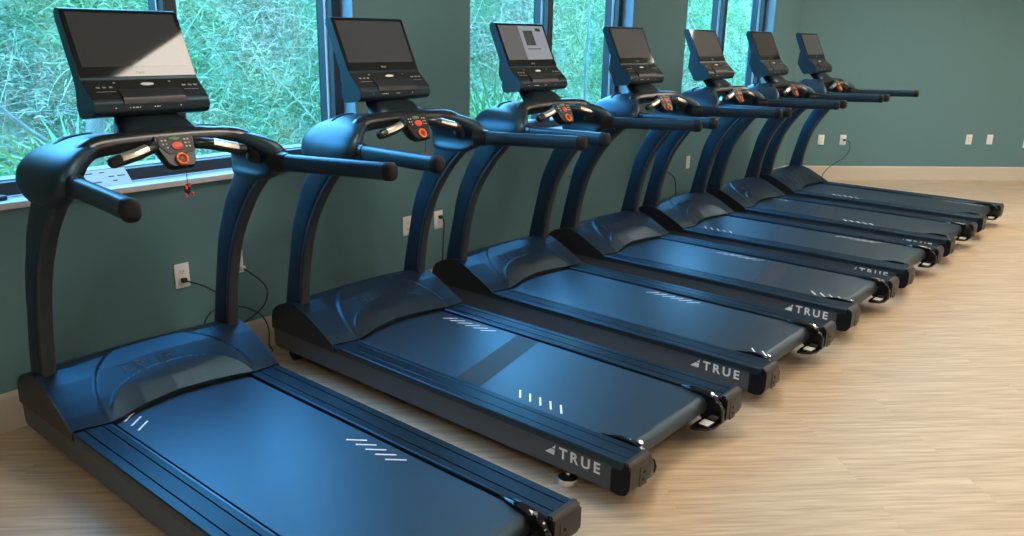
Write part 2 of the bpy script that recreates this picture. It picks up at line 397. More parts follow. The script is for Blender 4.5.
# trees
M['bark'] = mat('grey_bark', (.34, .40, .44), .8)
noise_color(M['bark'], texcoord(M['bark'], scale=(1, 1, .25)), 14, (.11, .12, .10), (.22, .21, .17))
M['frond'] = mat('palm_frond', (.12, .23, .06), .5)
def tree(x, y, h, r0, lean, label, seed):
    rg = random.Random(seed); z0 = float(bank_h(y, x))-.1
    t = empty('tree', (x, y, z0)); tag(t, label, 'tree', 'trees on the bank')
    P = [(0, 0, 0), (lean*.3, .03, h*.33), (lean*.7, -.03, h*.66), (lean, .05, h)]
    P = catmull(P, 5); bm = bmesh.new(); tube(bm, P, [r0*(1-.5*i/len(P)) for i in range(len(P))], n=9); obj('trunk', bm, M['bark'], t, 60)
    for k in range(5):
        p = P[int(len(P)*rg.uniform(.3, .95))]; a = rg.uniform(0, 2*PI); l = rg.uniform(.5, 1.1)
        q = [p, p+Vector((math.cos(a)*l*.5, math.sin(a)*l*.3, l*.35)), p+Vector((math.cos(a)*l, math.sin(a)*l*.6, l*.9))]
        q = catmull(q, 4); bm = bmesh.new(); tube(bm, q, [r0*.28*(1-.6*i/len(q)) for i in range(len(q))], n=6); obj('branch', bm, M['bark'], t, 60)
    return t
def palm(x, y, h, label, seed, n=9):
    rg = random.Random(seed); z0 = float(bank_h(y, x))-.05
    t = empty('palmetto', (x, y, z0)); tag(t, label, 'palmetto', 'palmetto clumps outside')
    for k in range(n):
        a = 2*PI*k/n+rg.uniform(-.3, .3); el = rg.uniform(.5, 1.25); l = h*rg.uniform(.7, 1.1)
        d = Vector((math.cos(a)*math.cos(el), math.sin(a)*math.cos(el), math.sin(el)))
        bm = bmesh.new(); tube(bm, [Vector((0, 0, 0)), d*l*.6], .006, n=5); c = d*l*.6
        s = d.cross(Vector((0, 0, 1))).normalized()
        for j in range(13):
            th = (j-6)/6*1.35; dd = (d*math.cos(th)+s*math.sin(th)).normalized(); L_ = l*.45
            sd = dd.cross(d.cross(s)).normalized()*.011
            up_ = Vector((0, 0, -.10*L_))
            q = [c-sd*.3, c+dd*L_*.5-sd, c+dd*L_+up_, c+dd*L_*.5+sd, c+sd*.3]
            bm.faces.new([bm.verts.new(p) for p in q])
        obj('frond', bm, M['frond'], t, None)
tree(1.42, 2.75, 1.75, .085, .12, 'grey leaning tree trunk low in the window behind the nearest treadmill', 1)
tree(8.1, 3.1, 2.8, .020, -.15, 'thin grey tree in the right pane of the middle window', 4)
palm(1.16, 2.55, 1.35, 'low palmetto clump beside the grey leaning trunk', 5)
palm(5.45, 2.5, 1.75, 'palmetto clump at lower left of the middle window', 6, 12)

# ------------------------------------------------------------------ treadmills
W_ = .89; HX, HY = .445, -.9
OFF = [0, 1.1928, 2.3395, 3.4838, 4.5979, 5.7048, 6.8131]
def loc(bm):           # move from build coordinates to the treadmill's own base point
    for v in bm.verts: v.co.x -= HX; v.co.y -= HY
def part(name, bm, m, parent, smooth=32, offset=True):
    if offset: loc(bm)
    return obj(name, bm, m, parent, smooth)
def mx_(bm, x=HX):      # mirror a finished bmesh across the centre line
    for v in bm.verts: v.co.x = 2*HX-v.co.x
    return bm
def both(name, fn, m, parent, smooth=32):
    out = []
    for s in (0, 1):
        bm = fn()
        if s: mx_(bm)
        out.append(part(name, bm, m, parent, smooth))
    return out
def text_mesh(s, size, m, name, parent, M4, ext=.0006, sx=1.0, space=1.0, bold=.012):
    cu = bpy.data.curves.new(name, 'FONT'); cu.body = s; cu.size = size; cu.extrude = ext; cu.space_character = space; cu.offset = size*bold
    to = bpy.data.objects.new(name, cu); COL.objects.link(to)
    dg = bpy.context.evaluated_depsgraph_get(); dg.update()
    me = bpy.data.meshes.new_from_object(to.evaluated_get(dg)); bpy.data.objects.remove(to)
    me.transform(Matrix.Diagonal((sx, 1, 1, 1))); me.transform(M4)
    me.materials.clear(); me.materials.append(m); me.name = name
    return link(bpy.data.objects.new(name, me), parent)

def side_frame():
    bm = bmesh.new()
    pts = roundpoly([(.178, .072), (.178, .172), (-1.915, .172), (-1.915, .072)], [.03, .005, 0, 0], 3)
    profile(bm, pts, .006, .050)
    return bm
def foot_rail():
    # ribbed cross-section running the length of the deck
    pts = [(.001, .172), (.001, .196), (.004, .201)]
    x = .006
    while x < .130:
        if abs(x-.040) < .0026 or abs(x-.100) < .0026:
            pts += [(x, .2015), (x+.0005, .1945), (x+.0045, .1945), (x+.005, .2015)]; x += .006
        else:
            pts += [(x, .2022), (x+.0019, .2022), (x+.0023, .2004), (x+.0036, .2004)]; x += .004
    pts += [(.134, .2015), (.138, .198), (.138, .176), (.120, .170)]
    bm = bmesh.new(); loft(bm, [[Vector((a, -.24, z)) for a, z in pts], [Vector((a, -1.958, z)) for a, z in pts]]); return bm
def end_cap():
    bm = bmesh.new()
    pts = roundpoly([(-1.908, .1695), (-1.9575, .1695), (-1.9585, .206), (-1.975, .206), (-1.990, .188), (-1.990, .100), (-1.965, .070), (-1.908, .070)], [0, 0, 0, .012, .012, .03, .02, 0], 4)
    profile(bm, pts, -.003, .140)
    bmesh.ops.bevel(bm, geom=[e for e in bm.edges if abs(e.verts[0].co.x-e.verts[1].co.x) < 1e-5 and (abs(e.verts[0].co.y+1.908) > .001 or abs(e.verts[1].co.y+1.908) > .001)], offset=.005, segments=2, affect='EDGES')
    for f in bm.faces:
        f.normal_update()
        if abs(f.normal.x) > .98: f.material_index = 1
    return bm
def make_treadmill(idx):
    t = empty('treadmill', (OFF[idx]+HX, HY, 0))
    # ---- deck
    sf = both('side_frame', side_frame, M['side'], t, 30)
    both('foot_rail', foot_rail, M['rail'], t, 20)
    caps = both('end_cap', end_cap, [M['capgrey'], M['capside']], t, 30)
    for i, cpo in enumerate(caps):
        bm = bmesh.new(); x0 = .060; box(bm, x0, x0+.052, -1.992, -1.9885, .092, .176, .0015, 1)
        if i: mx_(bm)
        part('cap_plate', bm, M['capgrey'], cpo, 30)
        for dz in (.118, .146):
            bm = bmesh.new()
            r_ = bmesh.ops.create_cone(bm, cap_ends=True, segments=14, radius1=.0065, radius2=.0065, depth=.003)
            for v in r_['verts']: v.co = Vector((x0+.024+(.004 if dz > .13 else 0)+v.co.x, -1.9925+v.co.z, dz+v.co.y))
            if i: mx_(bm)
            part('screw_hole', bm, M['capside'], cpo, 30)
    bm = bmesh.new(); box(bm, .136, .754, -1.84, .08, .105, .170, .004, 1); part('deck_board', bm, M['rubber'], t)
    # ---- logo on the side panel
    for sfo, sgn in ((sf[0], 0), (sf[1], 1)):
        for s_, size, x_, z_ in (('TRUE', .060, -1.670, .117),):
            if sgn == 0: Mx = Matrix.Translation((.0055-HX, x_-HY, z_)) @ Matrix(((0, 0, -1, 0), (-1, 0, 0, 0), (0, 1, 0, 0), (0, 0, 0, 1)))
            else: Mx = Matrix.Translation((.8845-HX, -1.855-HY, z_)) @ Matrix(((0, 0, 1, 0), (1, 0, 0, 0), (0, 1, 0, 0), (0, 0, 0, 1)))
            text_mesh(s_, size, M['white'], 'brand_lettering', sfo, Mx, .0006, 1.02, 1.42, .026)
        bm = bmesh.new()
        def tri(pts):
            q = []
            for y_, z_ in pts:
                q.append(Vector((.0052 if sgn == 0 else .8848, y_ if sgn == 0 else -1.855+(y_+1.668)*-1-0.0, z_)))
            if sgn: q = [Vector((p.x, -1.855-(p.y+1.855), p.z)) for p in q]
            bm.faces.new([bm.verts.new(p) for p in q])
        tri([(-1.652, .161), (-1.650, .144), (-1.636, .145)]); tri([(-1.650, .140), (-1.647, .117), (-1.603, .120), (-1.631, .141)])
        if sgn == 0: part('brand_emblem', bm, M['white'], sfo, None)
        else: bm.free()
    # ---- roller, guards
    bm = bmesh.new(); tube(bm, [(.14, -1.872, .147), (.75, -1.872, .147)], .036, n=24); part('rear_roller', bm, M['black'], t)
    def guard():
        bm = bmesh.new(); rings = []
        for y, w_, z1, z0 in [(-1.765, .003, .200, .180), (-1.80, .016, .207, .17), (-1.85, .026, .213, .12), (-1.90, .030, .211, .080), (-1.94, .030, .200, .070), (-1.97, .030, .180, .076), (-1.985, .028, .150, .095)]:
            rings.append([Vector((.139, y, z1)), Vector((.139+w_*.6, y, z1)), Vector((.139+w_, y, z1-.006)), Vector((.139+w_, y, z0+.004)), Vector((.139+w_*.7, y, z0)), Vector((.139, y, z0))])
        loft(bm, rings); return bm
    gs = both('roller_guard', guard, M['gloss'], t, 50)
    for i, go in enumerate(gs):
        bm = bmesh.new(); tube(bm, [(.160, -1.925, .205), (.160, -1.929, .213)], .008, n=12)
        if i: mx_(bm)
        part('bolt', bm, M['chrome'], go)
    def lip():
        bm = bmesh.new(); rings = []
        for x, y0, y1, z in [(.165, -1.975, -1.90, .082), (.20, -1.972, -1.89, .078), (.24, -1.955, -1.89, .078), (.275, -1.925, -1.895, .082)]:
            rings.append([Vector((x, y0, z)), Vector((x, y0-.003, z+.012)), Vector((x, y1, z+.012)), Vector((x, y1, z))])
        loft(bm, rings); return bm
    ls = both('guard_lip', lip, M['gloss'], t, 30)
    for i, lo in enumerate(ls):
        bm = bmesh.new(); q = [(.175, -1.955, .0935), (.225, -1.950, .0915), (.225, -1.908, .0915), (.175, -1.908, .0935)]
        bm.faces.new([bm.verts.new(p) for p in q])
        r_ = bmesh.ops.extrude_face_region(bm, geom=bm.faces[:])
        for v in [v for v in r_['geom'] if isinstance(v, bmesh.types.BMVert)]: v.co.z += .002
        if i: mx_(bm)
        part('white_label', bm, M['white'], lo, None)  # flat white patch laid on the guard lip
    # ---- belt with its printed marks
    bm = bmesh.new(); R = .040; yc_, zc_ = -1.872, .151
    prof = [(.02, .1915), (-.5, .1915), (-1.0, .1915), (-1.5, .1915)]
    for k in range(13):
        a = PI/2+PI*k/12; prof.append((yc_+math.cos(a)*R, zc_+math.sin(a)*(R+.0005)))
    prof += [(-1.2, .112), (-.4, .112)]
    xs_ = [.150, .740]
    A = [[bm.verts.new((x, y, z)) for x in xs_] for y, z in prof]
    for a, c in zip(A, A[1:]): bm.faces.new((a[0], a[1], c[1], c[0])).material_index = 0
    bands = {1: (-.99, -1.13, .14), 3: (-1.32, -1.46, .12), 5: (-.84, -1.02, .12)}
    if idx in bands:
        y0, y1, sk = bands[idx]; z = .1921
        bm.faces.new([bm.verts.new(p) for p in ((.152, y0, z), (.738, y0+sk, z), (.738, y1+sk, z), (.152, y1, z))]).material_index = 2
    starts = {0: [(0, -.292, 3), (1, -1.085, 5)], 1: [(1, -.40, 6), (0, -1.275, 5)], 2: [(1, -.95, 6), (0, -1.80, 2), (0, -.243, 1)], 3: [(1, -.83, 6), (0, -1.66, 4)], 4: [(0, -.37, 5), (1, -1.27, 6)], 5: [(1, -.30, 3), (0, -1.09, 5)], 6: [(0, -.61, 5), (1, -1.52, 6)]}
    for side, ys_, cnt in starts[idx]:
        for k in range(cnt):
            y = ys_-.054*k
            if side == 0: p0, p1 = (.182, y-.055), (.243, y-.005)
            else: p0, p1 = (.708, y-.060), (.660, y)
            p0, p1 = Vector((*p0, .1923)), Vector((*p1, .1923)); d = (p1-p0).normalized(); s_ = Vector((-d.y, d.x, 0))*.0042
            bm.faces.new([bm.verts.new(p) for p in (p0-s_, p1-s_, p1+s_, p0+s_)]).material_index = 1
    part('running_belt', bm, [M['belt'], M['white'], M['seam']], t, 40)
    # ---- motor hood
    vy = [.178, .176, .165, .14, .10, .04, -.03, -.115, -.2, -.27, -.32]
    vz = [.190, .235, .266, .293, .316, .337, .344, .315, .274, .238, .208]
    cum = [0]
    for k in range(1, len(vy)): cum.append(cum[-1]+math.hypot(vy[k]-vy[k-1], vz[k]-vz[k-1]))
    cum = [c/cum[-1] for c in cum]
    nx, ny = 150, 110
    def edge(x): return interp(x, [0, .06, .13, .20, .30, .445, .59, .69, .76, .83, .89], [-.318, -.330, -.345, -.325, -.292, -.268, -.280, -.300, -.318, -.322, -.316])
    bm = bmesh.new(); H = []
    for j in range(ny+1):
        v_ = j/ny; y = interp(v_, cum, vy); z = interp(v_, cum, vz); row = []
        for i in range(nx+1):
            x = .002+.886*i/nx; c_ = 1-((x-.445)/.445)**2
            yf = .178+(y-.178)*(.178-edge(x))/(.498)
            zz = z+.007*max(c_, 0)**.7*math.sin(PI*min(v_, 1))**.8
            # broad raised arc
            rr = math.hypot((x-.455)/.335, (yf+.33)/.37); k1 = min(max((1.0-rr)/.05, 0), 1); k1 = k1*k1*(3-2*k1)
            zz += .009*k1*min(1, v_*6)*min(1, (1-v_)*6)
            # inner dome, raised at its rim and falling to the front edge
            rr = math.hypot((x-.46)/.315, (yf+.345)/.195); k2 = min(max((1.0-rr)/.035, 0), 1); k2 = k2*k2*(3-2*k2)
            zz += .015*k2*min(max((yf+.33)/.11, 0), 1)
            row.append(bm.verts.new((x, yf, zz)))
        H.append(row)
    for j in range(ny):
        for i in range(nx): bm.faces.new((H[j][i], H[j][i+1], H[j+1][i+1], H[j+1][i]))
    Hc = [[(H[j][i].co.y, H[j][i].co.z) for j in range(ny+1)] for i in range(nx+1)]
    # front lip down to the belt
    lo_ = [bm.verts.new((v.co.x, v.co.y+.004, .1965)) for v in H[-1]]
    for i in range(nx): bm.faces.new((H[-1][i], H[-1][i+1], lo_[i+1], lo_[i]))
    hood = part('motor_hood', bm, M['deck_plastic'], t, 55)
    def cheek():
        bm = bmesh.new(); pts = [(y, z-.001) for y, z in zip(vy, vz)]+[(-.33, .172), (.178, .172)]
        profile(bm, pts, -.004, .004); return bm
    both('hood_side', cheek, M['black'], hood, 30)
    bm = bmesh.new(); box(bm, .03, .86, .10, .176, .08, .2, .006, 1); part('front_panel', bm, M['rubber'], t)
    # embossed name on the hood
    # a point and slope on the upper hood
    yb, za = -.030, .372
    to_ = text_mesh('TRUE', .080, M['emboss'], 'embossed_lettering', hood, Matrix.Identity(4), .0008, 1.1, 1.25)
    for v in to_.data.vertices:
        X_, Y_, E_ = v.co.x*.95+.27, v.co.y*.8-.150, v.co.z*.4
        i_ = min(max(int(round((X_-.002)/.886*nx)), 0), nx); col_ = Hc[i_]
        v.co = Vector((X_-HX, Y_-HY, float(np.interp(-Y_, [-q[0] for q in col_], [q[1] for q in col_]))+.0013+E_))
    # ---- uprights
    pz = [.245, .30, .40, .50, .60, .70, .78, .85, .92, .98, 1.06]
    pf = [.098, .092, .072, .050, .026, .004, -.022, -.055, -.090, -.128, -.185]
    pr = [-.040, -.046, -.058, -.072, -.095, -.126, -.160, -.202, -.252, -.302, -.385]
    def post():
        bm = bmesh.new(); rings = []
        for z, a, r_ in zip(pz, pf, pr):
            c = (.047, (a+r_+.012)/2, z); rings.append(sring(c, (1, 0, 0), (0, 1, 0), .0285+.003*(z > .9), (a-r_-.012)/2, 20, 4.5))
        RR = [catmull([r[k] for r in rings], 3) for k in range(20)]
        loft(bm, [[RR[k][j] for k in range(20)] for j in range(len(RR[0]))]); return bm
    ps = both('upright', post, M['upright'], t, 45)
    for i, po in enumerate(ps):
        bm = bmesh.new(); rings = []
        for z, r_ in zip(pz, pr): rings.append(sring((.048, r_+.011, z), (1, 0, 0), (0, 1, 0), .0270, .013, 14, 3.2))
        RR = [catmull([r[k] for r in rings], 3) for k in range(14)]
        loft(bm, [[RR[k][j] for k in range(14)] for j in range(len(RR[0]))])
        if i: mx_(bm)
        part('rear_trim', bm, M['trim'], po, 45)
    # ---- shroud over the upright top
    def shroud():
        bm = bmesh.new()
        st = [((.044, -.282, 1.055), 0, .105, .037), ((.036, -.297, 1.078), 5, .140, .046), ((.026, -.318, 1.112), 14, .178, .048), ((.034, -.325, 1.158), 34, .186, .047),
              ((.072, -.318, 1.198), 56, .172, .042), ((.128, -.305, 1.226), 68, .140, .034), ((.190, -.292, 1.246), 74, .108, .027), ((.260, -.280, 1.258), 80, .078, .020), ((.330, -.275, 1.262), 86, .050, .012)]
        rings = []
        for c, ang, a, b_ in st:
            a_ = math.radians(ang); nrm = Vector((-math.cos(a_), 0, math.sin(a_)))
            if ang == 0: nrm = Vector((-1, 0, 0))
            rings.append(sring(c, (0, 1, 0), nrm, a, b_, 24, 3.4))
        RR = [catmull([r[k] for r in rings], 4) for k in range(24)]
        loft(bm, [[RR[k][j] for k in range(24)] for j in range(len(RR[0]))]); return bm
    sh = both('upright_cover', shroud, M['upright'], t, 60)
    for i, so in enumerate(sh):
        bm = bmesh.new(); tube(bm, catmull([(.105, -.250, 1.250), (.145, -.228, 1.264), (.195, -.222, 1.272), (.235, -.228, 1.275)], 4), [.010]*13, [.006]*13, n=10, round_end=True)
        if i: mx_(bm)
        part('vent_slot', bm, M['rubber'], so, 50)
    # ---- crossbar tube, hand rails
    cb = [(.088, -.385, 1.150), (.094, -.402, 1.182), (.116, -.398, 1.212), (.158, -.380, 1.238), (.220, -.364, 1.247), (.320, -.358, 1.251), (.445, -.357, 1.252)]
    cb = cb+[(2*HX-x, y, z) for x, y, z in cb[-2::-1]]
    bm = bmesh.new(); P = catmull(cb, 5); tube(bm, P, [.037]*len(P), [.037]*len(P), n=18, upv=(0, .25, 1)); part('crossbar', bm, M['tube'], t, 60)
    def rail():
        bm = bmesh.new(); tube(bm, [(.048, -.540, 1.143), (.010, -.80, 1.152), (-.028, -1.050, 1.161)], .025, .033, n=20, p=2.8); return bm
    rs = both('handrail', rail, M['upright'], t, 50)
    for i, ro in enumerate(rs):
        bm = bmesh.new(); P = [(-.0279, -1.048, 1.161), (-.032, -1.074, 1.162), (-.0335, -1.084, 1.162), (-.034, -1.088, 1.1625)]
        tube(bm, P, [.0265, .0265, .021, .012], [.0345, .0345, .028, .018], n=20, p=2.8)
        if i: mx_(bm)
        part('rubber_tip', bm, M['rubber'], ro, 50)
        bm = bmesh.new(); tube(bm, [(.062, -.470, 1.138), (.055, -.500, 1.141), (.0475, -.545, 1.143)], [.034, .034, .029], [.044, .043, .037], n=20, p=2.6)
        if i: mx_(bm)
        part('collar', bm, M['tube'], ro, 50)
    # ---- console mount
    bm = bmesh.new(); st = [((.445, -.318, 1.245), .160, .050), ((.445, -.300, 1.285), .145, .062), ((.445, -.262, 1.315), .125, .062), ((.445, -.215, 1.350), .095, .045), ((.445, -.175, 1.430), .075, .035)]
    loft(bm, [sring(c, (1, 0, 0), (0, 1, 0), a, b_, 20, 4) for c, a, b_ in st]); part('console_mount', bm, M['deck_plastic'], t, 40)
    # ---- console
    pts = [(-.107, 1.708), (-.227, 1.461), (-.300, 1.398), (-.309, 1.386), (-.309, 1.352), (-.296, 1.338), (-.190, 1.322), (-.168, 1.345), (-.178, 1.430), (-.165, 1.472), (-.066, 1.688), (-.078, 1.712)]
    pts = roundpoly(pts, [.004, .004, .006, .006, .008, .008, .02, .02, .02, .02, .01, .008], 3)
    bm = bmesh.new(); profile(bm, pts, .224, .666)
    bmesh.ops.bevel(bm, geom=[e for e in bm.edges if abs(e.verts[0].co.x-e.verts[1].co.x) < 1e-5], offset=.004, segments=2, affect='EDGES')
    con = part('console', bm, M['console'], t, 35)
    bm = bmesh.new(); pts = roundpoly([(-.140, 1.545), (-.108, 1.530), (-.100, 1.42), (-.150, 1.345), (-.19, 1.330), (-.185, 1.43)], .012, 3)
    profile(bm, pts, .275, .615); part('rear_housing', bm, M['black'], con, 35)
    # inclined screen glass: basis on the front face
    A_ = Vector((0, -.227, 1.461)); U_ = Vector((0, .120, .247)); LU = U_.length; U_.normalize(); NN = Vector((0, -U_.z, U_.y))
    def sc(x, u_, d=0): p = A_+U_*u_+NN*d; return Vector((x, p.y, p.z))
    def plate(bm, x0, x1, u0, u1, d0, d1, mi=0):
        a = [sc(x0, u0, d0), sc(x1, u0, d0), sc(x1, u1, d0), sc(x0, u1, d0)]; c = [sc(x0, u0, d1), sc(x1, u0, d1), sc(x1, u1, d1), sc(x0, u1, d1)]
        loft(bm, [a, c], mi=mi)
    bm = bmesh.new(); plate(bm, .227, .663, .012, LU-.003, -.002, .003); part('screen_glass', bm, M['gloss'], con, 30)
    cont = SCREENS[idx]
    bm = bmesh.new(); plate(bm, .243, .647, .050, LU-.015, .0028, .0034); dsp = part('display', bm, cont[0], con, None)
    for (x0, x1, u0, u1, m_) in cont[1]:
        bm = bmesh.new(); plate(bm, .243+.404*x0, .243+.404*x1, .050+(LU-.065)*u0, .050+(LU-.065)*u1, .0034, .0037); part('screen_area', bm, m_, dsp, None)
    Mx = Matrix.Translation(sc(.445-.017, .022, .003)-Vector((HX, HY, 0))) @ Matrix(((1, 0, 0, 0), (0, U_.y, NN.y, 0), (0, U_.z, NN.z, 0), (0, 0, 0, 1)))
    text_mesh('TRUE', .013, M['greyprint'], 'brand_lettering', con, Mx, .0003, 1, 1.1)
    # key shelf
    B_ = Vector((0, -.300, 1.398)); V_ = (A_-B_); LV = V_.length; V_.normalize(); N2 = Vector((0, -V_.z, V_.y))
    def sh_(x, u_, d=0): p = B_+V_*u_+N2*d; return Vector((x, p.y, p.z))
    bm = bmesh.new(); loft(bm, [[sh_(x, u_, 0) for x, u_ in ((.228, .004), (.662, .004), (.662, LV-.004), (.228, LV-.004))], [sh_(x, u_, .002) for x, u_ in ((.228, .004), (.662, .004), (.662, LV-.004), (.228, LV-.004))]])
    part('keypad', bm, M['keypad'], con, None)
    bm = bmesh.new()
    tray = [sh_(0, .046, .001), sh_(0, .044, .006), sh_(0, .002, .009), sh_(0, -.006, .007), Vector((0, -.3125, 1.380)), Vector((0, -.304, 1.376))]
    loft(bm, [[Vector((.333, p.y, p.z)) for p in tray], [Vector((.570, p.y, p.z)) for p in tray]]); part('tray', bm, M['black'], con, 30)
    bm = bmesh.new()
    def key(x0, x1, u0, u1):
        loft(bm, [[sh_(x, u_, .0018) for x, u_ in ((x0, u0), (x1, u0), (x1, u1), (x0, u1))], [sh_(x, u_, .0032) for x, u_ in ((x0, u0), (x1, u0), (x1, u1), (x0, u1))]])
    for x0 in (.262, .285, .308): key(x0, x0+.012, .055, .062)
    for x0 in (.585, .610, .632): key(x0, x0+.014, .055, .062)
    key(.255, .325, .036, .0375); key(.585, .645, .036, .0375); key(.330, .338, .078, .083); key(.540, .548, .078, .083)
    part('keys', bm, M['greyprint'], con, None)
    bm = bmesh.new(); c0 = sh_(.452, .068, .003); loft(bm, [sring(c0, (1, 0, 0), V_, .026, .007, 16), sring(c0+N2*.003, (1, 0, 0), V_, .024, .006, 16)]); part('quick_key', bm, M['white'], con, 30)
    bm = bmesh.new()
    for x0, l in ((.300, .004), (.352, .003), (.362, .008), (.374, .010), (.388, .004), (.444, .004), (.454, .005), (.462, .003), (.545, .004)):
        box(bm, x0, x0+l, -.3098, -.3088, 1.366, 1.3695)
    part('jack_icons', bm, M['white'], con, None)
    # ---- control pod
    nP = Vector((0, -.86, .51)); uP = Vector((0, .51, .86)); c0 = Vector((.430, -.468, 1.232))
    def pp(x, u_, d=0): return c0+Vector((x, 0, 0))+uP*u_+nP*d
    out = [(-.068, .052), (.074, .052), (.078, .035), (.062, -.050), (.048, -.072), (-.030, -.072), (-.048, -.058), (-.076, .020)]
    def ring(k, d, dy=0): return [pp(x*k, u_*k+dy, d) for x, u_ in out]
    bm = bmesh.new(); loft(bm, [ring(.80, -.060, .01), ring(.97, -.035), ring(1.0, -.008), ring(.95, 0)])
    pod = part('control_pod', bm, M['black'], t, 40)
    bm = bmesh.new(); pn = [(-.060, .046), (.068, .046), (.066, -.014), (.052, -.022), (-.036, -.022), (-.062, .012)]
    loft(bm, [[pp(x, u_, .000) for x, u_ in pn], [pp(x, u_, .0025) for x, u_ in pn]]); part('keypad_overlay', bm, M['keypad'], pod, None)
    def disc(x, u_, a, b_, d0, d1, k=.85):
        bm = bmesh.new(); loft(bm, [sring(pp(x, u_, d0), (1, 0, 0), uP, a, b_, 20), sring(pp(x, u_, d1), (1, 0, 0), uP, a, b_, 20), sring(pp(x, u_, d1+.001), (1, 0, 0), uP, a*k, b_*k, 20)]); return bm
    part('start_button', disc(.000, .035, .022, .008, .002, .004), M['green'], pod, 40)
    part('stop_button', disc(.004, .006, .022, .015, .002, .006), M['red'], pod, 40)
    for sx in (-1, 1):
        bm = bmesh.new()
        for j in range(3):
            for q in range(2):
                x = sx*.036+.003+q*.013*sx; u_ = .030-j*.014
                if sx < 0 and q == 1 and j == 2: continue
                loft(bm, [sring(pp(x, u_, .0024), (1, 0, 0), uP, .0045, .0038, 8), sring(pp(x, u_, .0034), (1, 0, 0), uP, .004, .0034, 8)])
        part('key_cluster', bm, M['greyprint'], pod, 40)
    bm = bmesh.new(); m_ = 24; cR = pp(.004, -.046, .006); rings = []
    for k in range(m_):
        a = 2*PI*k/m_; e_ = Vector((1, 0, 0))*math.cos(a)+uP*math.sin(a)
        rings.append(sring(cR+e_*.0195, e_, nP, .0045, .0055, 10))
    rings.append(rings[0]); 
    RV = [[bm.verts.new(p) for p in r_] for r_ in rings[:-1]]
    for k in range(m_):
        a, c = RV[k], RV[(k+1) % m_]
        for i in range(10): bm.faces.new((a[i], a[(i+1) % 10], c[(i+1) % 10], c[i]))
    part('safety_ring', bm, M['orange'], pod, 60)
    part('safety_socket', disc(.004, -.046, .017, .017, .0, .003), M['dred'], pod, 40)
    # safety lanyard and clip
    bm = bmesh.new(); a = pp(.004, -.050, .008); tube(bm, catmull([a, a+Vector((.001, -.012, -.02)), a+Vector((.002, -.012, -.07)), a+Vector((.002, -.010, -.092))], 4), .0014, n=6)
    lan = part('safety_cord', bm, M['cord'], pod, 60)
    bm = bmesh.new(); e_ = a+Vector((.000, -.012, -.107))
    r_ = bmesh.ops.create_uvsphere(bm, u_segments=14, v_segments=10, radius=1)
    for v in r_['verts']: v.co = e_+Vector((v.co.x*.013, v.co.y*.010, v.co.z*.019))
    part('safety_clip', bm, M['black'], pod, 60)
    bm = bmesh.new()
    for dx, dz, rx in ((.004, .016, .3), (-.008, .010, -.4), (.016, -.018, .6), (-.012, -.020, -.5)):
        q = e_+Vector((dx, -.009, dz)); box(bm, q.x-.004, q.x+.004, q.y-.003, q.y+.003, q.z-.008, q.z+.006, .001, 1)
    part('red_tab', bm, M['red'], pod, 30)
    # ---- pulse grips
    def grip():
        bm = bmesh.new(); tube(bm, catmull([(.375, -.430, 1.238), (.335, -.462, 1.236), (.270, -.475, 1.219), (.200, -.472, 1.203)], 4), [.021]*13, [.021]*13, n=14, round_end=True); return bm
    gr = both('pulse_grip', grip, M['tube'], t, 60)
    for i, go in enumerate(gr):
        bm = bmesh.new(); P = catmull([(.318, -.4680, 1.2335), (.270, -.4755, 1.2205), (.222, -.4740, 1.2095)], 5)
        rings = []
        for j, q in enumerate(P):
            d = (P[min(j+1, 10)]-P[max(j-1, 0)]).normalized(); n_ = Vector((0, -.75, .66)); s_ = d.cross(n_).normalized()
            rings.append([Vector(q)+n_*math.cos(a)*.0225+s_*math.sin(a)*.0225 for a in (-.75, -.4, 0, .4, .75)]+[Vector(q)+n_*math.cos(a)*.0185+s_*math.sin(a)*.0185 for a in (.75, .4, 0, -.4, -.75)])
        loft(bm, rings)
        if i: mx_(bm)
        part('contact_plate', bm, M['steel'], go, 50)
    # ---- feet and transport wheels
    def foot():
        bm = bmesh.new(); c = (.040, -1.692)
        for z0, z1, r0, r1 in ((0, .010, .040, .042), (.010, .028, .042, .038)):
            loft(bm, [sring((c[0], c[1], z0), (1, 0, 0), (0, 1, 0), r0, r0, 24), sring((c[0], c[1], z1), (1, 0, 0), (0, 1, 0), r1, r1, 24)])
        return bm
    ft = both('leveling_foot', foot, M['chrome'], t, 40)
    for i, fo in enumerate(ft):
        bm = bmesh.new(); c = (.040, -1.692)
        tube(bm, [(c[0], c[1], .026), (c[0], c[1], .080)], .007, n=10, upv=(0, 1, 0)); tube(bm, [(c[0], c[1], .038), (c[0], c[1], .050)], .013, n=6, upv=(0, 1, 0))
        if i: mx_(bm)
        part('bolt', bm, M['chrome'], fo, 30)
        bm = bmesh.new(); loft(bm, [sring((c[0], c[1], .0275), (1, 0, 0), (0, 1, 0), .036, .036, 20), sring((c[0], c[1], .0320), (1, 0, 0), (0, 1, 0), .028, .028, 20)])
        if i: mx_(bm)
        part('foot_pad', bm, M['rubber'], fo, 30)
    def wheel():
        bm = bmesh.new(); tube(bm, [(.052, .085, .0375), (.085, .085, .0375)], .0375, n=24); box(bm, .046, .052, .06, .11, .03, .09, .002, 1); return bm
    both('transport_wheel', wheel, M['rubber'], t, 40)
    return t

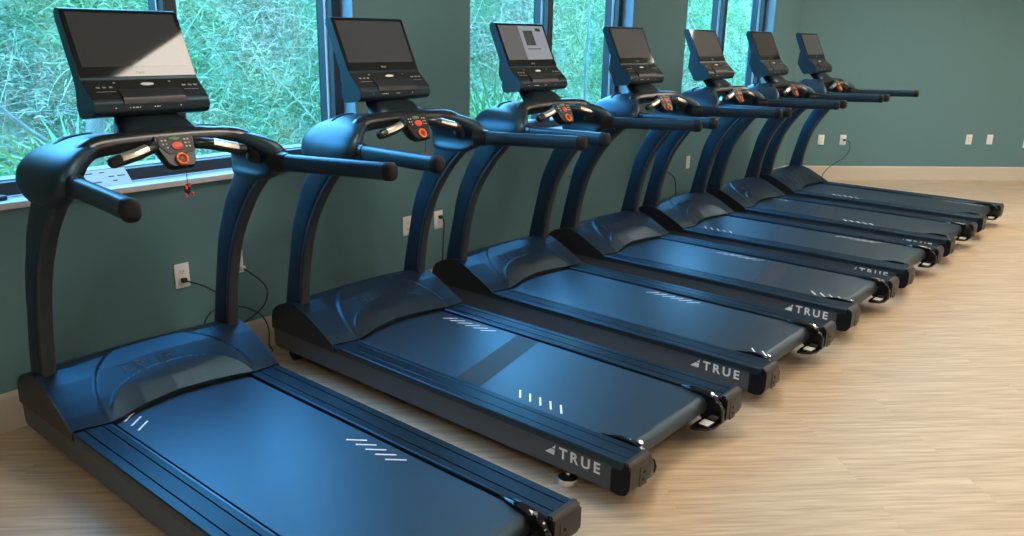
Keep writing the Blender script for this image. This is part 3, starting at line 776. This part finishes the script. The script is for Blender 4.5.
def screen_mat(n, c, es): return mat(n, tuple(v*.05 for v in c), .045, 0, .5, emit=c, es=es)
sm_dark = screen_mat('lit_screen_grey', (.50, .52, .58), .05)
sm_warm = screen_mat('lit_screen_warm_grey', (.56, .54, .50), .10)
sm_dim = screen_mat('lit_screen_dim', (.52, .52, .50), .03)
sm_page = screen_mat('lit_page_blue_white', (.62, .66, .72), .42)
sm_pageL = screen_mat('lit_page_grey', (.52, .52, .54), .20)
sm_box = screen_mat('lit_page_dark_box', (.50, .50, .52), .08)
sm_line = screen_mat('lit_page_text', (.40, .42, .48), .22)
SCREENS = [(sm_dim, []), (sm_dark, []),
           (sm_page, [(0, .42, 0, 1, sm_pageL), (.50, .72, .42, .86, sm_box), (.80, .92, .84, .93, sm_box), (.50, .80, .30, .33, sm_line)]),
           (sm_warm, []), (sm_warm, []), (sm_dim, []), (sm_warm, [])]
TL = ['nearest black treadmill, front left, with the red safety clip hanging below its controls',
      'second treadmill from the left, dark splice band across its belt and chrome foot showing',
      'third treadmill from the left, its screen lit with a pale page',
      'fourth of the seven treadmills, middle of the row, dark band near its belt end',
      'fifth treadmill from the left, in front of the farthest window',
      'sixth treadmill from the left, next to last before the angled wall',
      'farthest treadmill, last in the row beside the angled teal wall']
for i in range(7):
    tag(make_treadmill(i), TL[i], 'treadmill', 'black treadmills in a row along the window wall')

# ------------------------------------------------------------------ outlets, cords, small things
def outlet(Mw, label, kind=0):
    o = empty('wall_outlet'); o.matrix_world = Mw; tag(o, label, 'outlet', 'white wall outlets')
    bm = bmesh.new(); box(bm, -.038, .038, -.007, 0, -.060, .060, .002, 2); obj('cover_plate', bm, M['outlet'], o, 30)
    if kind == 2: # data plate
        bm = bmesh.new(); box(bm, -.017, .017, -.0095, -.006, -.034, .034, .001, 1); obj('insert', bm, M['outlet'], o, 30); return o
    for dz in (-.020, .020):
        bm = bmesh.new(); loft(bm, [sring((0, -.0068, dz), (1, 0, 0), (0, 0, 1), .017, .0145, 16, 3), sring((0, -.0088, dz), (1, 0, 0), (0, 0, 1), .016, .0135, 16, 3)]); s = obj('socket', bm, M['outlet'], o, 30)
        bm = bmesh.new(); box(bm, -.0075, -.0050, -.0094, -.0086, dz-.003, dz+.006); box(bm, .0050, .0075, -.0094, -.0086, dz-.003, dz+.006); box(bm, -.002, .002, -.0094, -.0086, dz-.010, dz-.006); obj('slots', bm, M['slot'], s, None)
    return o
WO = [(.815, .498, 'white wall outlet under the window beside the nearest treadmill, black plug in its lower socket', 0),
      (1.112, .505, 'white wall outlet mostly hidden behind the right upright of the nearest treadmill', 0),
      (2.318, .490, 'white wall outlet left of the third treadmill, half hidden by an upright', 0),
      (2.594, .484, 'white wall outlet with a black plug, left of the third treadmill', 0),
      (5.56, .475, 'white wall outlet with a white plug, behind the fifth treadmill', 0),
      (6.065, .486, 'plain white wall outlet right of the fifth treadmill uprights', 0)]
for s, z, lb, k in WO: outlet(WMAT @ Matrix.Translation((s, 0, z)), lb, k)
for a, z, lb, k in ((.418, .484, 'left white outlet of the pair behind the farthest treadmill, on the angled wall', 0), (.694, .486, 'white outlet on the angled wall with the black cord plugged in', 0),
                    (2.302, .505, 'white outlet on the angled wall, left of the right-hand pair', 0), (2.573, .507, 'plain white plate on the angled wall, right of the right-hand pair', 2), (3.06, .468, 'wall plate at the right edge of the photo on the angled wall', 0)):
    outlet(AM @ Matrix.Translation((a, 0, z)), lb, k)
def cord(M4, pts, label, plug=None, r=.0042, plug_m=None, name='power_cord'):
    P = catmull([M4 @ Vector(p) for p in pts], 6)
    o = empty(name, P[0]); tag(o, label, 'power cord', 'power cords behind the treadmills')
    bm = bmesh.new(); tube(bm, [p-P[0] for p in P], r, n=8); obj('cable', bm, M['cord'], o, 60)
    if plug:
        bm = bmesh.new(); q = M4 @ Vector(plug); d = q-P[0]; rr = M4.to_quaternion()
        box(bm, -.013, .013, -.032, -.009, -.011, .011, .004, 2)
        for v in bm.verts: v.co = rr @ v.co+d
        obj('plug', bm, plug_m or M['cord'], o, 40)
    return o
zp = .478
cord(WMAT, [(.815, -.030, zp), (.85, -.055, .462), (.90, -.06, .435), (.96, -.06, .385), (1.03, -.06, .31), (1.13, -.05, .262), (1.21, -.05, .20), (1.245, -.05, .115), (1.242, -.05, .03), (1.22, -.10, .006), (1.1, -.10, .005)], 'black cord from the outlet beside the nearest treadmill, looping behind its upright', (.815, 0, zp))
cord(WMAT, [(1.135, -.030, .470), (1.16, -.055, .445), (1.215, -.06, .39), (1.245, -.06, .335), (1.225, -.06, .265), (1.15, -.06, .215), (1.07, -.05, .185), (.98, -.06, .15), (.93, -.08, .08), (.95, -.10, .006)], 'black cord hanging from the white plug right of the nearest treadmill', (1.135, 0, .472), plug_m=M['outlet'])
cord(WMAT, [(1.02, -.045, .275), (.955, -.045, .300), (.905, -.045, .275), (.885, -.045, .22), (.89, -.08, .10), (.90, -.10, .006)], 'short black cord loop on the wall left of the nearest treadmill upright')
cord(WMAT, [(2.600, -.030, .502), (2.60, -.05, .47), (2.58, -.06, .35), (2.57, -.06, .15), (2.56, -.08, .006)], 'black cord from the outlet beside the third treadmill', (2.600, 0, .503))
cord(WMAT, [(4.02, -.03, .60), (4.10, -.05, .55), (4.16, -.05, .45), (4.15, -.05, .36), (4.08, -.06, .27), (4.0, -.08, .1), (4.0, -.1, .006)], 'black cord curving down the wall between the third and fourth treadmills')
cord(WMAT, [(5.575, -.030, .462), (5.64, -.05, .43), (5.72, -.055, .37), (5.755, -.055, .28), (5.76, -.06, .18), (5.75, -.08, .06), (5.72, -.1, .006)], 'black cord with white plug behind the fifth treadmill', (5.56, 0, .465), plug_m=M['outlet'])
cord(AM, [(.735, -.030, .480), (.765, -.045, .455), (.765, -.05, .36), (.70, -.055, .27), (.55, -.055, .17), (.47, -.055, .07), (.46, -.07, .006)], 'black cord hanging from the outlet on the angled wall beside the farthest treadmill', (.705, 0, .486))

# leaflet leaning on the window frame, dark gadget on the sill
lf = empty('leaflet'); lf.matrix_world = WMAT @ Matrix.Translation((.445, .030, WB+.0285)) @ Euler((math.radians(-48), 0, 0)).to_matrix().to_4x4()
tag(lf, 'pale green printed leaflet leaning on the window frame behind the nearest handrail', 'leaflet')
bm = bmesh.new(); box(bm, 0, .20, 0, .0015, 0, .098); obj('sheet', bm, M['paper'], lf, None)
bm = bmesh.new()
for r_, row in enumerate([(.02, .05, .08, .10), (.11, .135, .15, .185), (.03, .07, .12, .14)]):
    zz = .078-.026*r_
    for a, c in ((row[0], row[1]), (row[2], row[3])): box(bm, a, c, -.0006, .0002, zz, zz+.0055)
obj('printed_lines', bm, M['ink'], lf, None)
gd = empty('handset'); gd.matrix_world = WMAT @ Matrix.Translation((.045, .035, WB+.028)) @ Matrix.Rotation(.1, 4, 'Z')
tag(gd, 'small dark handset lying on the white window sill at the left edge', 'handset')
bm = bmesh.new(); box(bm, -.10, .075, -.022, .022, 0, .020, .006, 2); obj('body', bm, M['black'], gd, 40)
bm = bmesh.new(); box(bm, -.08, .02, -.012, .012, .019, .0215, .001, 1); obj('button_strip', bm, M['keypad'], gd, 40)
